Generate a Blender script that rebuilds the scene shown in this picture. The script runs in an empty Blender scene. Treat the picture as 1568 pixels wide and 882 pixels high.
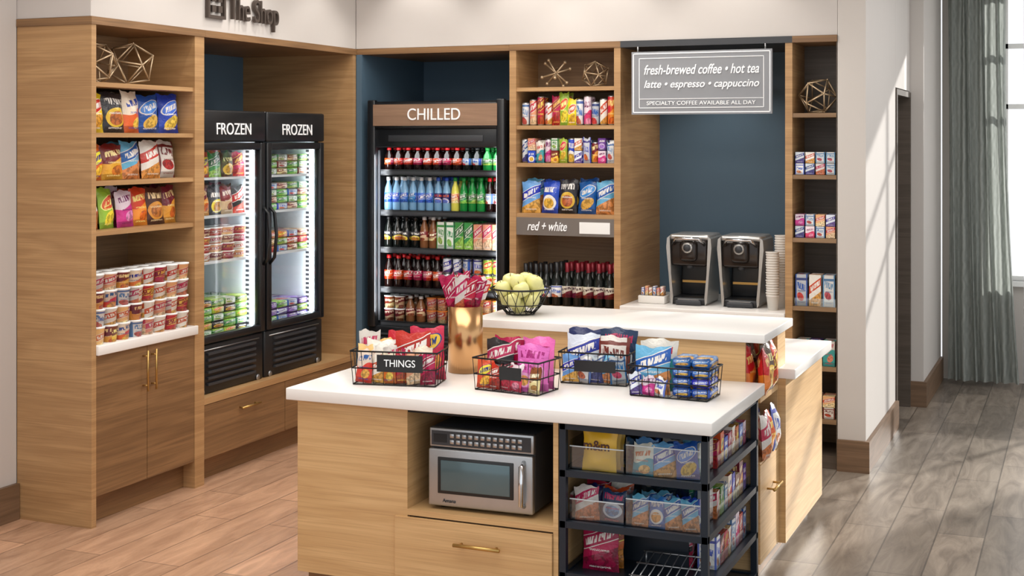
import bpy, bmesh, math, random
from mathutils import Vector, Matrix
random.seed(7)
scene = bpy.context.scene
try:
    scene.view_settings.view_transform = 'Standard'
    scene.view_settings.look = 'None'
    scene.view_settings.exposure = 0.0
except Exception:
    pass
pi = math.pi
def lin(c):
    c = c/255.0
    return c/12.92 if c <= 0.04045 else ((c+0.055)/1.055)**2.4
def S(r, g, b): return (lin(r), lin(g), lin(b), 1.0)
T = lambda x, y, z: Matrix.Translation((x, y, z))
Rz = lambda a: Matrix.Rotation(math.radians(a), 4, 'Z')
Rx = lambda a: Matrix.Rotation(math.radians(a), 4, 'X')
Ry = lambda a: Matrix.Rotation(math.radians(a), 4, 'Y')
I4 = Matrix.Identity(4)

# ------------------------------------------------------------ materials
def newmat(name):
    m = bpy.data.materials.new(name); m.use_nodes = True
    nt = m.node_tree
    return m, nt, nt.nodes['Principled BSDF']
def mat(name, col, rough=0.5, metal=0.0, var=0.06, scale=8.0, emit=0.0, bump=0.0, coat=0.0):
    m, nt, p = newmat(name)
    n = nt.nodes.new('ShaderNodeTexNoise'); n.inputs['Scale'].default_value = scale
    n.inputs['Detail'].default_value = 4
    tc = nt.nodes.new('ShaderNodeTexCoord'); nt.links.new(tc.outputs['Object'], n.inputs['Vector'])
    mx = nt.nodes.new('ShaderNodeMix'); mx.data_type = 'RGBA'
    mx.inputs[6].default_value = tuple(c*(1-var) for c in col[:3])+(1,)
    mx.inputs[7].default_value = tuple(min(1, c*(1+var)) for c in col[:3])+(1,)
    nt.links.new(n.outputs['Fac'], mx.inputs[0]); nt.links.new(mx.outputs[2], p.inputs['Base Color'])
    p.inputs['Roughness'].default_value = rough; p.inputs['Metallic'].default_value = metal
    if coat: p.inputs['Coat Weight'].default_value = coat
    if emit:
        nt.links.new(mx.outputs[2], p.inputs['Emission Color']); p.inputs['Emission Strength'].default_value = emit
    if bump:
        b = nt.nodes.new('ShaderNodeBump'); b.inputs['Strength'].default_value = bump
        nt.links.new(n.outputs['Fac'], b.inputs['Height']); nt.links.new(b.outputs['Normal'], p.inputs['Normal'])
    return m
def wood(name, c1, c2, c3, rough=0.5, sc=(0.5, 0.5, 6.5)):
    m, nt, p = newmat(name)
    tc = nt.nodes.new('ShaderNodeTexCoord')
    mp = nt.nodes.new('ShaderNodeMapping'); mp.inputs['Scale'].default_value = sc
    nt.links.new(tc.outputs['Object'], mp.inputs['Vector'])
    n1 = nt.nodes.new('ShaderNodeTexNoise'); n1.inputs['Scale'].default_value = 1.3; n1.inputs['Detail'].default_value = 3
    n1.inputs['Distortion'].default_value = 0.6
    nt.links.new(mp.outputs[0], n1.inputs['Vector'])
    mu = nt.nodes.new('ShaderNodeMath'); mu.operation = 'MULTIPLY'; mu.inputs[1].default_value = 9.0
    nt.links.new(n1.outputs['Fac'], mu.inputs[0])
    fr = nt.nodes.new('ShaderNodeMath'); fr.operation = 'PINGPONG'; fr.inputs[1].default_value = 1.0
    nt.links.new(mu.outputs[0], fr.inputs[0])
    mp2 = nt.nodes.new('ShaderNodeMapping'); mp2.inputs['Scale'].default_value = (sc[0]*5, sc[1]*5, sc[2]*26)
    nt.links.new(tc.outputs['Object'], mp2.inputs['Vector'])
    n2 = nt.nodes.new('ShaderNodeTexNoise'); n2.inputs['Scale'].default_value = 1.0; n2.inputs['Detail'].default_value = 3
    nt.links.new(mp2.outputs[0], n2.inputs['Vector'])
    m1 = nt.nodes.new('ShaderNodeMix'); m1.data_type = 'RGBA'
    m1.inputs[6].default_value = c1; m1.inputs[7].default_value = c2
    nt.links.new(fr.outputs[0], m1.inputs[0])
    m2 = nt.nodes.new('ShaderNodeMix'); m2.data_type = 'RGBA'
    m2.inputs[7].default_value = c3
    r = nt.nodes.new('ShaderNodeMapRange'); r.inputs[1].default_value = 0.45; r.inputs[2].default_value = 0.75; r.inputs[4].default_value = 0.6
    nt.links.new(n2.outputs['Fac'], r.inputs[0]); nt.links.new(r.outputs[0], m2.inputs[0])
    nt.links.new(m1.outputs[2], m2.inputs[6]); nt.links.new(m2.outputs[2], p.inputs['Base Color'])
    p.inputs['Roughness'].default_value = rough
    return m
def thin_glass(name, tint=(1, 1, 1, 1), gl=0.05, rough=0.03):
    m, nt, p = newmat(name)
    out = nt.nodes['Material Output']
    tr = nt.nodes.new('ShaderNodeBsdfTransparent'); tr.inputs[0].default_value = tint
    g = nt.nodes.new('ShaderNodeBsdfGlossy'); g.inputs['Roughness'].default_value = rough
    mx = nt.nodes.new('ShaderNodeMixShader')
    lw = nt.nodes.new('ShaderNodeLayerWeight'); lw.inputs[0].default_value = 0.5
    pw = nt.nodes.new('ShaderNodeMath'); pw.operation = 'POWER'; pw.inputs[1].default_value = 5.0
    nt.links.new(lw.outputs['Facing'], pw.inputs[0])
    ad = nt.nodes.new('ShaderNodeMath'); ad.operation = 'MULTIPLY_ADD'; ad.inputs[1].default_value = 0.6; ad.inputs[2].default_value = gl
    nt.links.new(pw.outputs[0], ad.inputs[0]); nt.links.new(ad.outputs[0], mx.inputs[0])
    nt.links.new(tr.outputs[0], mx.inputs[1]); nt.links.new(g.outputs[0], mx.inputs[2])
    nt.links.new(mx.outputs[0], out.inputs['Surface'])
    return m
def printed(name, base, logo, accent, food, seed=0.0, rough=0.3, style=0):
    m, nt, p = newmat(name)
    tc = nt.nodes.new('ShaderNodeTexCoord'); sp = nt.nodes.new('ShaderNodeSeparateXYZ')
    nt.links.new(tc.outputs['UV'], sp.inputs[0])
    def M(op, a, b=None):
        n = nt.nodes.new('ShaderNodeMath'); n.operation = op
        for i, v in enumerate((a, b)):
            if v is None: continue
            if isinstance(v, (int, float)): n.inputs[i].default_value = v
            else: nt.links.new(v, n.inputs[i])
        return n.outputs[0]
    def noise(su, sv, det=1.0):
        cb = nt.nodes.new('ShaderNodeCombineXYZ')
        nt.links.new(M('MULTIPLY', u0, su), cb.inputs[0]); nt.links.new(M('ADD', M('MULTIPLY', v, sv), seed*3.7), cb.inputs[1])
        n = nt.nodes.new('ShaderNodeTexNoise'); n.inputs['Scale'].default_value = 1.0; n.inputs['Detail'].default_value = det
        nt.links.new(cb.outputs[0], n.inputs['Vector']); return n.outputs['Fac']
    u0, v = sp.outputs[0], sp.outputs[1]
    u = M('FRACT', u0); iu = M('FLOOR', u0)
    wn = nt.nodes.new('ShaderNodeTexWhiteNoise'); wn.noise_dimensions = '1D'
    nt.links.new(M('ADD', iu, seed), wn.inputs['W']); rnd = wn.outputs['Value']
    uc = M('SUBTRACT', u, 0.5); au = M('ABSOLUTE', uc)
    tilt = {0: 0.22, 1: 0.30, 2: 0.0, 3: 0.12, 4: -0.15}[style]
    vv = M('SUBTRACT', M('ADD', v, M('MULTIPLY', M('SUBTRACT', rnd, 0.5), 0.12)), M('MULTIPLY', uc, tilt))
    def band(c, hw, src=None): return M('LESS_THAN', M('ABSOLUTE', M('SUBTRACT', src or vv, c)), hw)
    def ell(cu_, cv_, ru, rv, k=1.0):
        a = M('DIVIDE', M('SUBTRACT', uc, cu_), ru); b2 = M('DIVIDE', M('SUBTRACT', vv, cv_), rv)
        return M('LESS_THAN', M('ADD', M('MULTIPLY', a, a), M('MULTIPLY', b2, b2)), k)
    def AND(a, b2): return M('MULTIPLY', a, b2)
    def layer(prev, mask, col):
        n = nt.nodes.new('ShaderNodeMix'); n.data_type = 'RGBA'
        nt.links.new(mask, n.inputs[0])
        if isinstance(prev, tuple): n.inputs[6].default_value = prev
        else: nt.links.new(prev, n.inputs[6])
        if isinstance(col, tuple): n.inputs[7].default_value = col
        else: nt.links.new(col, n.inputs[7])
        return n.outputs[2]
    letters = M('GREATER_THAN', noise(19.0, 5.0, 0.5), 0.47)
    fine = AND(M('GREATER_THAN', noise(42.0, 60.0, 0.0), 0.5), M('LESS_THAN', au, 0.3))
    nf = noise(7.0, 8.0, 3.0)
    foodcol = layer(food, M('GREATER_THAN', nf, 0.52), tuple(c*0.55 for c in food[:3])+(1,))
    c = base
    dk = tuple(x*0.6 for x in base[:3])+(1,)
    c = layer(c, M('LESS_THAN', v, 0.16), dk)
    if style == 0:
        c = layer(c, ell(0.05, 0.27, 0.36, 0.17), foodcol)
        c = layer(c, ell(0, 0.66, 0.40, 0.16, 1.2), accent); c = layer(c, ell(0, 0.66, 0.40, 0.16), logo)
        c = layer(c, AND(AND(letters, band(0.66, 0.07)), M('LESS_THAN', au, 0.3)), accent)
    elif style == 1:
        c = layer(c, M('LESS_THAN', vv, 0.36), foodcol)
        c = layer(c, band(0.68, 0.15), accent); c = layer(c, band(0.68, 0.13), logo)
        c = layer(c, AND(AND(letters, band(0.68, 0.075)), M('LESS_THAN', au, 0.4)), accent)
    elif style == 2:
        c = layer(c, ell(0, 0.36, 0.42, 0.24), logo)
        c = layer(c, ell(0, 0.34, 0.30, 0.17), foodcol)
        c = layer(c, AND(AND(letters, band(0.76, 0.08)), M('LESS_THAN', au, 0.38)), accent)
    elif style == 3:
        c = layer(c, M('GREATER_THAN', M('ADD', vv, M('MULTIPLY', M('SINE', M('MULTIPLY', u, 6.0)), 0.06)), 0.52), logo)
        c = layer(c, AND(AND(letters, band(0.74, 0.075)), M('LESS_THAN', au, 0.38)), accent)
        c = layer(c, ell(0.12, 0.24, 0.26, 0.14), foodcol)
    else:
        c = layer(c, M('GREATER_THAN', M('ABSOLUTE', M('SUBTRACT', uc, 0.0)), 0.40), logo)
        c = layer(c, AND(AND(letters, band(0.62, 0.10)), M('LESS_THAN', au, 0.34)), logo)
        c = layer(c, ell(-0.08, 0.28, 0.28, 0.13), foodcol)
        c = layer(c, band(0.85, 0.04, v), accent)
    c = layer(c, AND(fine, band(0.47, 0.022, v)), accent)
    c = layer(c, AND(fine, band(0.11, 0.02, v)), accent)
    hs = nt.nodes.new('ShaderNodeHueSaturation')
    nt.links.new(M('ADD', M('MULTIPLY', rnd, 0.06), 0.47), hs.inputs['Hue'])
    nt.links.new(M('ADD', M('MULTIPLY', rnd, 0.3), 0.80), hs.inputs['Value'])
    nt.links.new(c, hs.inputs['Color'])
    nt.links.new(hs.outputs[0], p.inputs['Base Color'])
    p.inputs['Roughness'].default_value = rough
    nb = nt.nodes.new('ShaderNodeTexNoise'); nb.inputs['Scale'].default_value = 28; nb.inputs['Detail'].default_value = 2; nb.inputs['Distortion'].default_value = 1.5
    nt.links.new(tc.outputs['Object'], nb.inputs['Vector'])
    bp = nt.nodes.new('ShaderNodeBump'); bp.inputs['Strength'].default_value = 0.35; bp.inputs['Distance'].default_value = 0.01
    nt.links.new(nb.outputs['Fac'], bp.inputs['Height']); nt.links.new(bp.outputs[0], p.inputs['Normal'])
    return m

OAK = wood('oak_veneer', S(186, 147, 101), S(168, 129, 86), S(142, 106, 69))
OAKL = wood('light_oak_veneer', S(214, 177, 126), S(198, 159, 109), S(176, 137, 92))
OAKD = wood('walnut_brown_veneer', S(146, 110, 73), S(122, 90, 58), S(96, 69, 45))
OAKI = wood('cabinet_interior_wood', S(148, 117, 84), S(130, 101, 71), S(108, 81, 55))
GREYW = wood('grey_brown_wood', S(96, 84, 74), S(82, 72, 62), S(66, 57, 50))
TRIMW = wood('brown_trim_wood', S(128, 100, 76), S(108, 84, 62), S(88, 68, 50))
WHITEQ = mat('white_quartz', S(238, 235, 231), 0.25, var=0.02, scale=30)
WALL = mat('warm_grey_paint', S(200, 194, 189), 0.85, var=0.01)
WALLR = mat('greige_paint', S(204, 198, 192), 0.85, var=0.01)
CEIL = mat('ceiling_white', S(228, 226, 223), 0.9, var=0.01)
BLUE = mat('slate_blue_paint', S(78, 102, 120), 0.6, var=0.04, scale=3)
BLACK = mat('black_powdercoat', S(24, 26, 29), 0.35, var=0.1)
NAVY = mat('navy_steel', S(26, 36, 48), 0.4, metal=0.2, var=0.1)
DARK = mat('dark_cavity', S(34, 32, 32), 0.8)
GASKET = mat('dark_grey_plastic', S(52, 54, 58), 0.5)
LINER = mat('white_liner', S(204, 212, 217), 0.4, var=0.01)
LINERG = mat('grey_liner', S(106, 110, 116), 0.5, var=0.03)
STEEL = mat('brushed_stainless', S(176, 178, 180), 0.3, metal=0.85, var=0.05, scale=40)
SILVER = mat('silver_plastic', S(186, 184, 180), 0.25, metal=0.6)
BRONZE = mat('dark_bronze_plastic', S(44, 38, 35), 0.2, metal=0.3)
CHROME = mat('chrome', S(220, 222, 225), 0.12, metal=1.0)
BRASS = mat('brushed_brass', S(196, 160, 96), 0.32, metal=0.9)
GOLD = mat('rose_gold_cylinder', S(206, 160, 112), 0.24, metal=1.0, var=0.02)
CHAMP = mat('champagne_wire', S(196, 172, 140), 0.35, metal=0.6)
WIRE = mat('black_wire', S(28, 27, 27), 0.4, metal=0.4)
GLASS = thin_glass('cooler_glass', gl=0.03)
ACRYL = thin_glass('clear_acrylic', (0.93, 0.96, 0.97, 1), 0.10, 0.08)
MWGLASS = mat('microwave_window', S(88, 108, 114), 0.15, var=0.25, scale=3, metal=0.3)
WHITE = mat('white_plastic', S(240, 240, 238), 0.4, var=0.01)
PAPER = mat('paper_cup_white', S(232, 228, 222), 0.6, var=0.02)
TXTW = mat('white_lettering', S(238, 238, 238), 0.5, emit=0.15, var=0.0)
TXTD = mat('bronze_lettering', S(84, 74, 68), 0.4, metal=0.4)
LED = mat('led_tube', S(245, 250, 255), 0.4, emit=1.6, var=0.0)
SIGNG = mat('frosted_sign_grey', S(136, 138, 142), 0.35, var=0.03)
SIGNB = mat('grey_shelf_sign', S(112, 104, 98), 0.5)
HEADW = wood('header_wood_panel', S(156, 124, 100), S(140, 110, 88), S(120, 94, 74))
CARD = mat('black_card', S(22, 22, 24), 0.6)
APPLE = mat('green_apple_skin', S(226, 222, 150), 0.3, var=0.12, scale=10)
STEM = mat('apple_stem', S(80, 60, 35), 0.7)
COLA = mat('cola_liquid', S(28, 12, 10), 0.08, var=0.1)
GREENB = mat('green_bottle', S(28, 130, 58), 0.1, var=0.1)
CLEARB = mat('water_bottle', S(120, 164, 200), 0.08, var=0.15)
DKGLASS = mat('dark_wine_glass', S(18, 22, 20), 0.08)
ORJ = mat('orange_drink', S(200, 112, 44), 0.15)
COFB = mat('coffee_drink', S(130, 84, 52), 0.15)
YELB = mat('yellow_drink', S(222, 214, 90), 0.15)
CAPR = mat('cap_red', S(180, 16, 22), 0.4); CAPW = mat('cap_white', S(215, 215, 215), 0.4)
CAPG = mat('cap_green', S(30, 140, 60), 0.4); CAPB = mat('cap_blue', S(40, 80, 180), 0.4); CAPD = mat('cap_black', S(25, 25, 28), 0.4)
FOILR = mat('wine_foil_red', S(120, 20, 34), 0.35, metal=0.3)

W_, K_ = S(236, 232, 226), S(24, 22, 24)
PAL = {
 'yellow': (S(240, 200, 40), S(200, 30, 35), W_, S(220, 150, 50), 0),
 'dark': (S(40, 38, 44), S(225, 190, 60), W_, S(190, 110, 50), 2),
 'orwhite': (S(224, 84, 44), S(238, 220, 200), S(40, 80, 160), S(240, 190, 80), 3),
 'blue': (S(30, 76, 170), S(70, 130, 220), W_, S(230, 190, 80), 0),
 'red': (S(198, 30, 32), S(150, 16, 22), S(244, 214, 90), S(190, 90, 40), 1),
 'orange': (S(240, 146, 44), S(214, 66, 34), S(252, 226, 130), S(225, 105, 30), 3),
 'ltblue': (S(104, 174, 218), S(30, 84, 176), W_, S(220, 150, 80), 1),
 'whitered': (S(230, 224, 216), S(196, 34, 40), W_, S(214, 140, 70), 1),
 'whitebrown': (S(234, 228, 218), S(120, 60, 40), S(120, 60, 40), S(190, 90, 50), 4),
 'pink': (S(218, 56, 126), S(240, 220, 230), S(120, 30, 90), S(240, 150, 190), 3),
 'hotpink': (S(234, 112, 188), S(246, 170, 214), S(170, 30, 110), S(244, 190, 90), 2),
 'green': (S(58, 148, 66), S(30, 100, 48), W_, S(160, 210, 90), 1),
 'lime': (S(160, 196, 60), S(226, 70, 50), S(250, 240, 150), S(240, 210, 60), 0),
 'brown': (S(84, 50, 36), S(224, 160, 60), S(250, 226, 170), S(200, 130, 60), 2),
 'teal': (S(64, 166, 172), S(230, 226, 214), S(200, 60, 50), S(240, 170, 120), 3),
 'navy': (S(26, 40, 92), S(196, 204, 220), S(196, 40, 44), S(90, 130, 200), 2),
 'silver': (S(186, 190, 196), S(40, 90, 170), S(40, 60, 120), S(210, 60, 60), 4),
 'purple': (S(100, 50, 140), S(190, 160, 214), W_, S(170, 120, 210), 2),
 'peach': (S(236, 172, 124), S(206, 66, 50), W_, S(250, 220, 170), 1),
 'cream': (S(222, 196, 150), S(130, 50, 36), S(250, 236, 210), S(160, 96, 54), 3),
 'white': (S(230, 230, 228), S(90, 130, 190), S(80, 110, 170), S(200, 100, 80), 4),
 'bluewhite': (S(214, 224, 234), S(34, 66, 150), W_, S(80, 70, 140), 1),
 'cola': (S(190, 18, 24), S(170, 12, 18), W_, S(150, 10, 14), 1),
 'wlabel': (S(60, 120, 200), S(40, 90, 180), W_, S(40, 100, 190), 1),
 'winelab': (S(110, 26, 40), S(206, 196, 180), S(60, 20, 30), S(90, 20, 30), 3),
 'blackred': (S(38, 32, 34), S(186, 36, 40), W_, S(196, 60, 40), 1),
 'redoval': (S(206, 40, 36), S(240, 210, 60), S(30, 50, 130), S(240, 170, 60), 0),
 'bluecirc': (S(40, 96, 190), S(236, 232, 226), W_, S(232, 170, 70), 2),
 'goldtop': (S(236, 176, 60), S(120, 30, 30), S(250, 230, 160), S(210, 120, 40), 3),
 'whitegreen': (S(228, 232, 222), S(60, 140, 70), S(60, 140, 70), S(150, 190, 90), 4),
}
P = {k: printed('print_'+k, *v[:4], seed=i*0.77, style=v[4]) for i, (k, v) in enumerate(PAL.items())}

# ------------------------------------------------------------ builder
class B:
    def __init__(s, name):
        s.name = name; s.v = []; s.f = []; s.fm = []; s.sm = []; s.uv = []; s.mats = []; s.M = I4.copy()
    def mi(s, m):
        if m not in s.mats: s.mats.append(m)
        return s.mats.index(m)
    def add(s, vs, fs, m, smooth=False, uvs=None, M=None):
        o = len(s.v); X = s.M @ M if M is not None else s.M; off = random.randint(0, 9)
        s.v += [tuple(X @ Vector(p)) for p in vs]
        for i, f in enumerate(fs):
            s.f.append([o+k for k in f]); mm = m[i] if isinstance(m, list) else m
            s.fm.append(s.mi(mm)); s.sm.append(smooth)
            q = uvs[i] if uvs else [((k in (1, 2))*0.998+0.001, (k in (2, 3))*1.0) for k in range(len(f))]
            s.uv.append([(a[0]+off, a[1]) for a in q])
        return s
    def box(s, x0, x1, y0, y1, z0, z1, m, M=None):
        vs = [(x0, y0, z0), (x1, y0, z0), (x1, y0, z1), (x0, y0, z1), (x0, y1, z0), (x1, y1, z0), (x1, y1, z1), (x0, y1, z1)]
        fs = [(0, 1, 2, 3), (5, 4, 7, 6), (4, 0, 3, 7), (1, 5, 6, 2), (3, 2, 6, 7), (4, 5, 1, 0)]
        return s.add(vs, fs, m, M=M)
    def rbox(s, x0, x1, y0, y1, z0, z1, m, r=0.01, seg=2, M=None):
        bm = bmesh.new(); bmesh.ops.create_cube(bm, size=1)
        for v in bm.verts:
            v.co = Vector(((x0+x1)/2+v.co.x*(x1-x0), (y0+y1)/2+v.co.y*(y1-y0), (z0+z1)/2+v.co.z*(z1-z0)))
        bmesh.ops.bevel(bm, geom=list(bm.edges), offset=r, segments=seg, affect='EDGES', profile=0.5)
        bm.verts.index_update()
        uvs = []
        for f in bm.faces:
            n = f.normal; q = []
            for v in f.verts:
                fx = (v.co.x-x0)/(x1-x0); fy = (v.co.y-y0)/(y1-y0); fz = (v.co.z-z0)/(z1-z0)
                uu = fy if abs(n.x) > 0.7 else fx; v2 = fy if abs(n.z) > 0.7 else fz
                q.append((uu*0.998+0.001, v2))
            uvs.append(q)
        s.add([tuple(v.co) for v in bm.verts], [[v.index for v in f.verts] for f in bm.faces], m, True, uvs, M=M); bm.free()
        return s
    def lathe(s, prof, m, seg=16, M=None, caps=True):
        vs = []; fs = []; ms = []; uvs = []
        n = len(prof); zmin = prof[0][1]; zmax = prof[-1][1]
        for r, z in prof:
            for k in range(seg):
                a = 2*pi*k/seg - pi/2; vs.append((r*math.cos(a), r*math.sin(a), z))
        for i in range(n-1):
            mm = m[i] if isinstance(m, list) else m
            for k in range(seg):
                k2 = (k+1) % seg
                fs.append((i*seg+k, i*seg+k2, (i+1)*seg+k2, (i+1)*seg+k)); ms.append(mm)
                u0 = k/seg*2+0.5; u1 = (k+1)/seg*2+0.5
                if isinstance(m, list): va, vb = 0.2, 0.92
                else:
                    va = (prof[i][1]-zmin)/(zmax-zmin+1e-9); vb = (prof[i+1][1]-zmin)/(zmax-zmin+1e-9)
                uvs.append([(u0, va), (u1, va), (u1, vb), (u0, vb)])
        s.add(vs, fs, ms, True, uvs, M)
        return s
    def tube(s, pts, r, m, seg=6, closed=False, M=None):
        pts = [Vector(p) for p in pts]; n = len(pts); vs = []; fs = []
        for i, p in enumerate(pts):
            if closed: d = pts[(i+1) % n]-pts[i-1]
            else: d = pts[min(i+1, n-1)]-pts[max(i-1, 0)]
            d.normalize(); up = Vector((0, 0, 1)) if abs(d.z) < 0.9 else Vector((1, 0, 0))
            a = d.cross(up).normalized(); b = d.cross(a).normalized()
            for k in range(seg):
                t = 2*pi*k/seg; vs.append(tuple(p+a*math.cos(t)*r+b*math.sin(t)*r))
        rng = n if closed else n-1
        for i in range(rng):
            j = (i+1) % n
            for k in range(seg):
                k2 = (k+1) % seg; fs.append((i*seg+k, j*seg+k, j*seg+k2, i*seg+k2))
        if not closed:
            fs.append(tuple(range(seg))); fs.append(tuple((n-1)*seg+k for k in reversed(range(seg))))
        return s.add(vs, fs, m, True, M=M)
    def prism(s, pts, y0, y1, m, M=None):
        n = len(pts); vs = [(x, y0, z) for x, z in pts]+[(x, y1, z) for x, z in pts]
        fs = [tuple(range(n)), tuple(reversed(range(n, 2*n)))]+[((i+1) % n, i, n+i, n+(i+1) % n) for i in range(n)]
        return s.add(vs, fs, m, M=M)
    def bag(s, w, h, d, m, M=None, nu=10, nv=12):
        vs = []; fs = []; uvs = []; ph = random.random()*6; ph2 = random.random()*6; sk = random.uniform(-0.04, 0.04)
        for side in (-1, 1):
            for j in range(nv+1):
                v = j/nv
                for i in range(nu+1):
                    u = i/nu
                    e = max(0, min(1, (v-0.04)/0.9))
                    t = (math.sin(pi*u)**0.6)*(math.sin(pi*e)**0.45 if 0 < e < 1 else 0)*d/2
                    t *= 1+0.14*math.sin(u*9+ph+v*6)+0.10*math.sin(v*13+ph2-u*5)
                    pinch = 1-0.07*math.sin(pi*e)**0.7+0.015*math.sin(v*17+ph)
                    x = (u-0.5)*w*pinch + sk*w*v
                    z = v*h+(0.006*math.sin(u*7+ph)+0.003*math.sin(u*17+ph2))*max(0, (v-0.75)*4)
                    y = side*max(t, 0.001)+0.004*math.sin(u*8+ph)*(v > 0.93)
                    vs.append((x, y, z))
        o = (nu+1)*(nv+1)
        for sidx in (0, 1):
            for j in range(nv):
                for i in range(nu):
                    a = sidx*o+j*(nu+1)+i; q = (a, a+1, a+nu+2, a+nu+1)
                    uu = [(i/nu*0.998+0.001, j/nv), ((i+1)/nu*0.998+0.001, j/nv), ((i+1)/nu*0.998+0.001, (j+1)/nv), (i/nu*0.998+0.001, (j+1)/nv)]
                    if sidx: q = q[::-1]; uu = uu[::-1]
                    fs.append(q); uvs.append(uu)
        return s.add(vs, fs, m, True, uvs, M)
    def build(s, parent=None):
        xs = [min(v[i] for v in s.v) for i in range(3)]; xe = [max(v[i] for v in s.v) for i in range(3)]
        c = Vector(((xs[0]+xe[0])/2, (xs[1]+xe[1])/2, xs[2]))
        me = bpy.data.meshes.new(s.name)
        me.from_pydata([tuple(Vector(v)-c) for v in s.v], [], s.f)
        for m in s.mats: me.materials.append(m)
        me.polygons.foreach_set('material_index', s.fm); me.polygons.foreach_set('use_smooth', s.sm)
        ul = me.uv_layers.new(name='UVMap'); flat = []
        for u in s.uv:
            for a in u: flat += [a[0], a[1]]
        ul.data.foreach_set('uv', flat)
        me.update()
        ob = bpy.data.objects.new(s.name, me); scene.collection.objects.link(ob)
        if parent is not None:
            ob.parent = parent; ob.location = c-parent.location
        else: ob.location = c
        return ob
def text(name, body, parent, M, m, width=None, height=None, extrude=0.002, shear=0.0, bold=0.0, align='CENTER'):
    cu = bpy.data.curves.new(name, 'FONT'); cu.body = body; cu.size = 1.0; cu.shear = shear; cu.offset = bold
    cu.align_x = align; cu.align_y = 'CENTER'
    ob = bpy.data.objects.new(name, cu); scene.collection.objects.link(ob)
    bpy.context.view_layer.update()
    dx, dy = ob.dimensions.x, ob.dimensions.y
    sx = width/dx if width else height/dy
    sy = height/dy if height else sx
    cu.extrude = extrude/max(sx, 1e-6)*1.0
    cu.materials.append(m)
    ob.parent = parent
    ob.matrix_basis = Matrix.Translation(-parent.location) @ M @ Rx(90) @ Matrix.Diagonal((sx, sy, sx, 1))
    return ob

# ------------------------------------------------------------ product helpers (local: x right, y back, z up, front = -y)
def bottle(b, M, liq, lab, cap, h=0.22, r=0.031):
    k = h/0.225; q = r/0.031
    prof = [(0.001, 0), (0.028*q, 0), (0.031*q, 0.008*k), (0.031*q, 0.055*k), (0.0315*q, 0.056*k), (0.0315*q, 0.12*k), (0.030*q, 0.122*k), (0.026*q, 0.15*k), (0.013*q, 0.185*k), (0.012*q, 0.2*k), (0.015*q, 0.201*k), (0.015*q, 0.224*k), (0.001, 0.225*k)]
    ms = [liq, liq, liq, liq, lab, liq, liq, liq, liq, cap, cap, cap]
    b.lathe(prof, ms, 12, M)
def wine(b, M, gl, lab, foil, h=0.28):
    k = h/0.3
    prof = [(0.001, 0), (0.034, 0), (0.037, 0.01*k), (0.037, 0.06*k), (0.0375, 0.061*k), (0.0375, 0.14*k), (0.037, 0.141*k), (0.036, 0.18*k), (0.016, 0.225*k), (0.0145, 0.235*k), (0.0145, 0.236*k), (0.0155, 0.3*k), (0.001, 0.3*k)]
    ms = [gl, gl, gl, gl, lab, gl, gl, gl, gl, foil, foil, foil]
    b.lathe(prof, ms, 12, M)
def can(b, M, lab, h=0.12, r=0.031):
    prof = [(0.001, 0), (r*0.8, 0), (r, 0.008), (r, h-0.01), (r*0.82, h), (0.001, h-0.002)]
    b.lathe(prof, [STEEL, STEEL, lab, STEEL, STEEL], 12, M)
def cup(b, M, lab, h=0.095, r0=0.036, r1=0.047, lid=WHITE):
    prof = [(0.001, 0), (r0, 0), (r1, h*0.9), (r1*1.05, h*0.92), (r1*1.05, h), (0.001, h)]
    b.lathe(prof, [lid, lab, lid, lid, lid], 14, M)
def carton(b, M, lab, w, h, d):
    b.box(-w/2, w/2, 0, d, 0, h, lab, M)
def bags_row(name, M0, L, mats, h=0.2, d=0.06, w=None, layers=2, lean=6, overlap=1.03):
    b = B(name); n = len(mats); mg = 0.012; s = (L-2*mg)/n
    for l in reversed(range(layers)):
        for i, k in enumerate(mats):
            ww = (w or s)*(overlap if 0 < i < n-1 else 0.97)
            M = M0 @ T(mg+(i+0.5)*s, 0.06+l*0.075+random.uniform(-0.012, 0.012), 0) @ Rz(random.uniform(-12, 12)) @ Rx(-lean) @ Ry(random.uniform(-1.5, 1.5))
            b.bag(ww, h*random.uniform(0.92, 1.03), d, P[k], M)
    return b.build()

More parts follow.
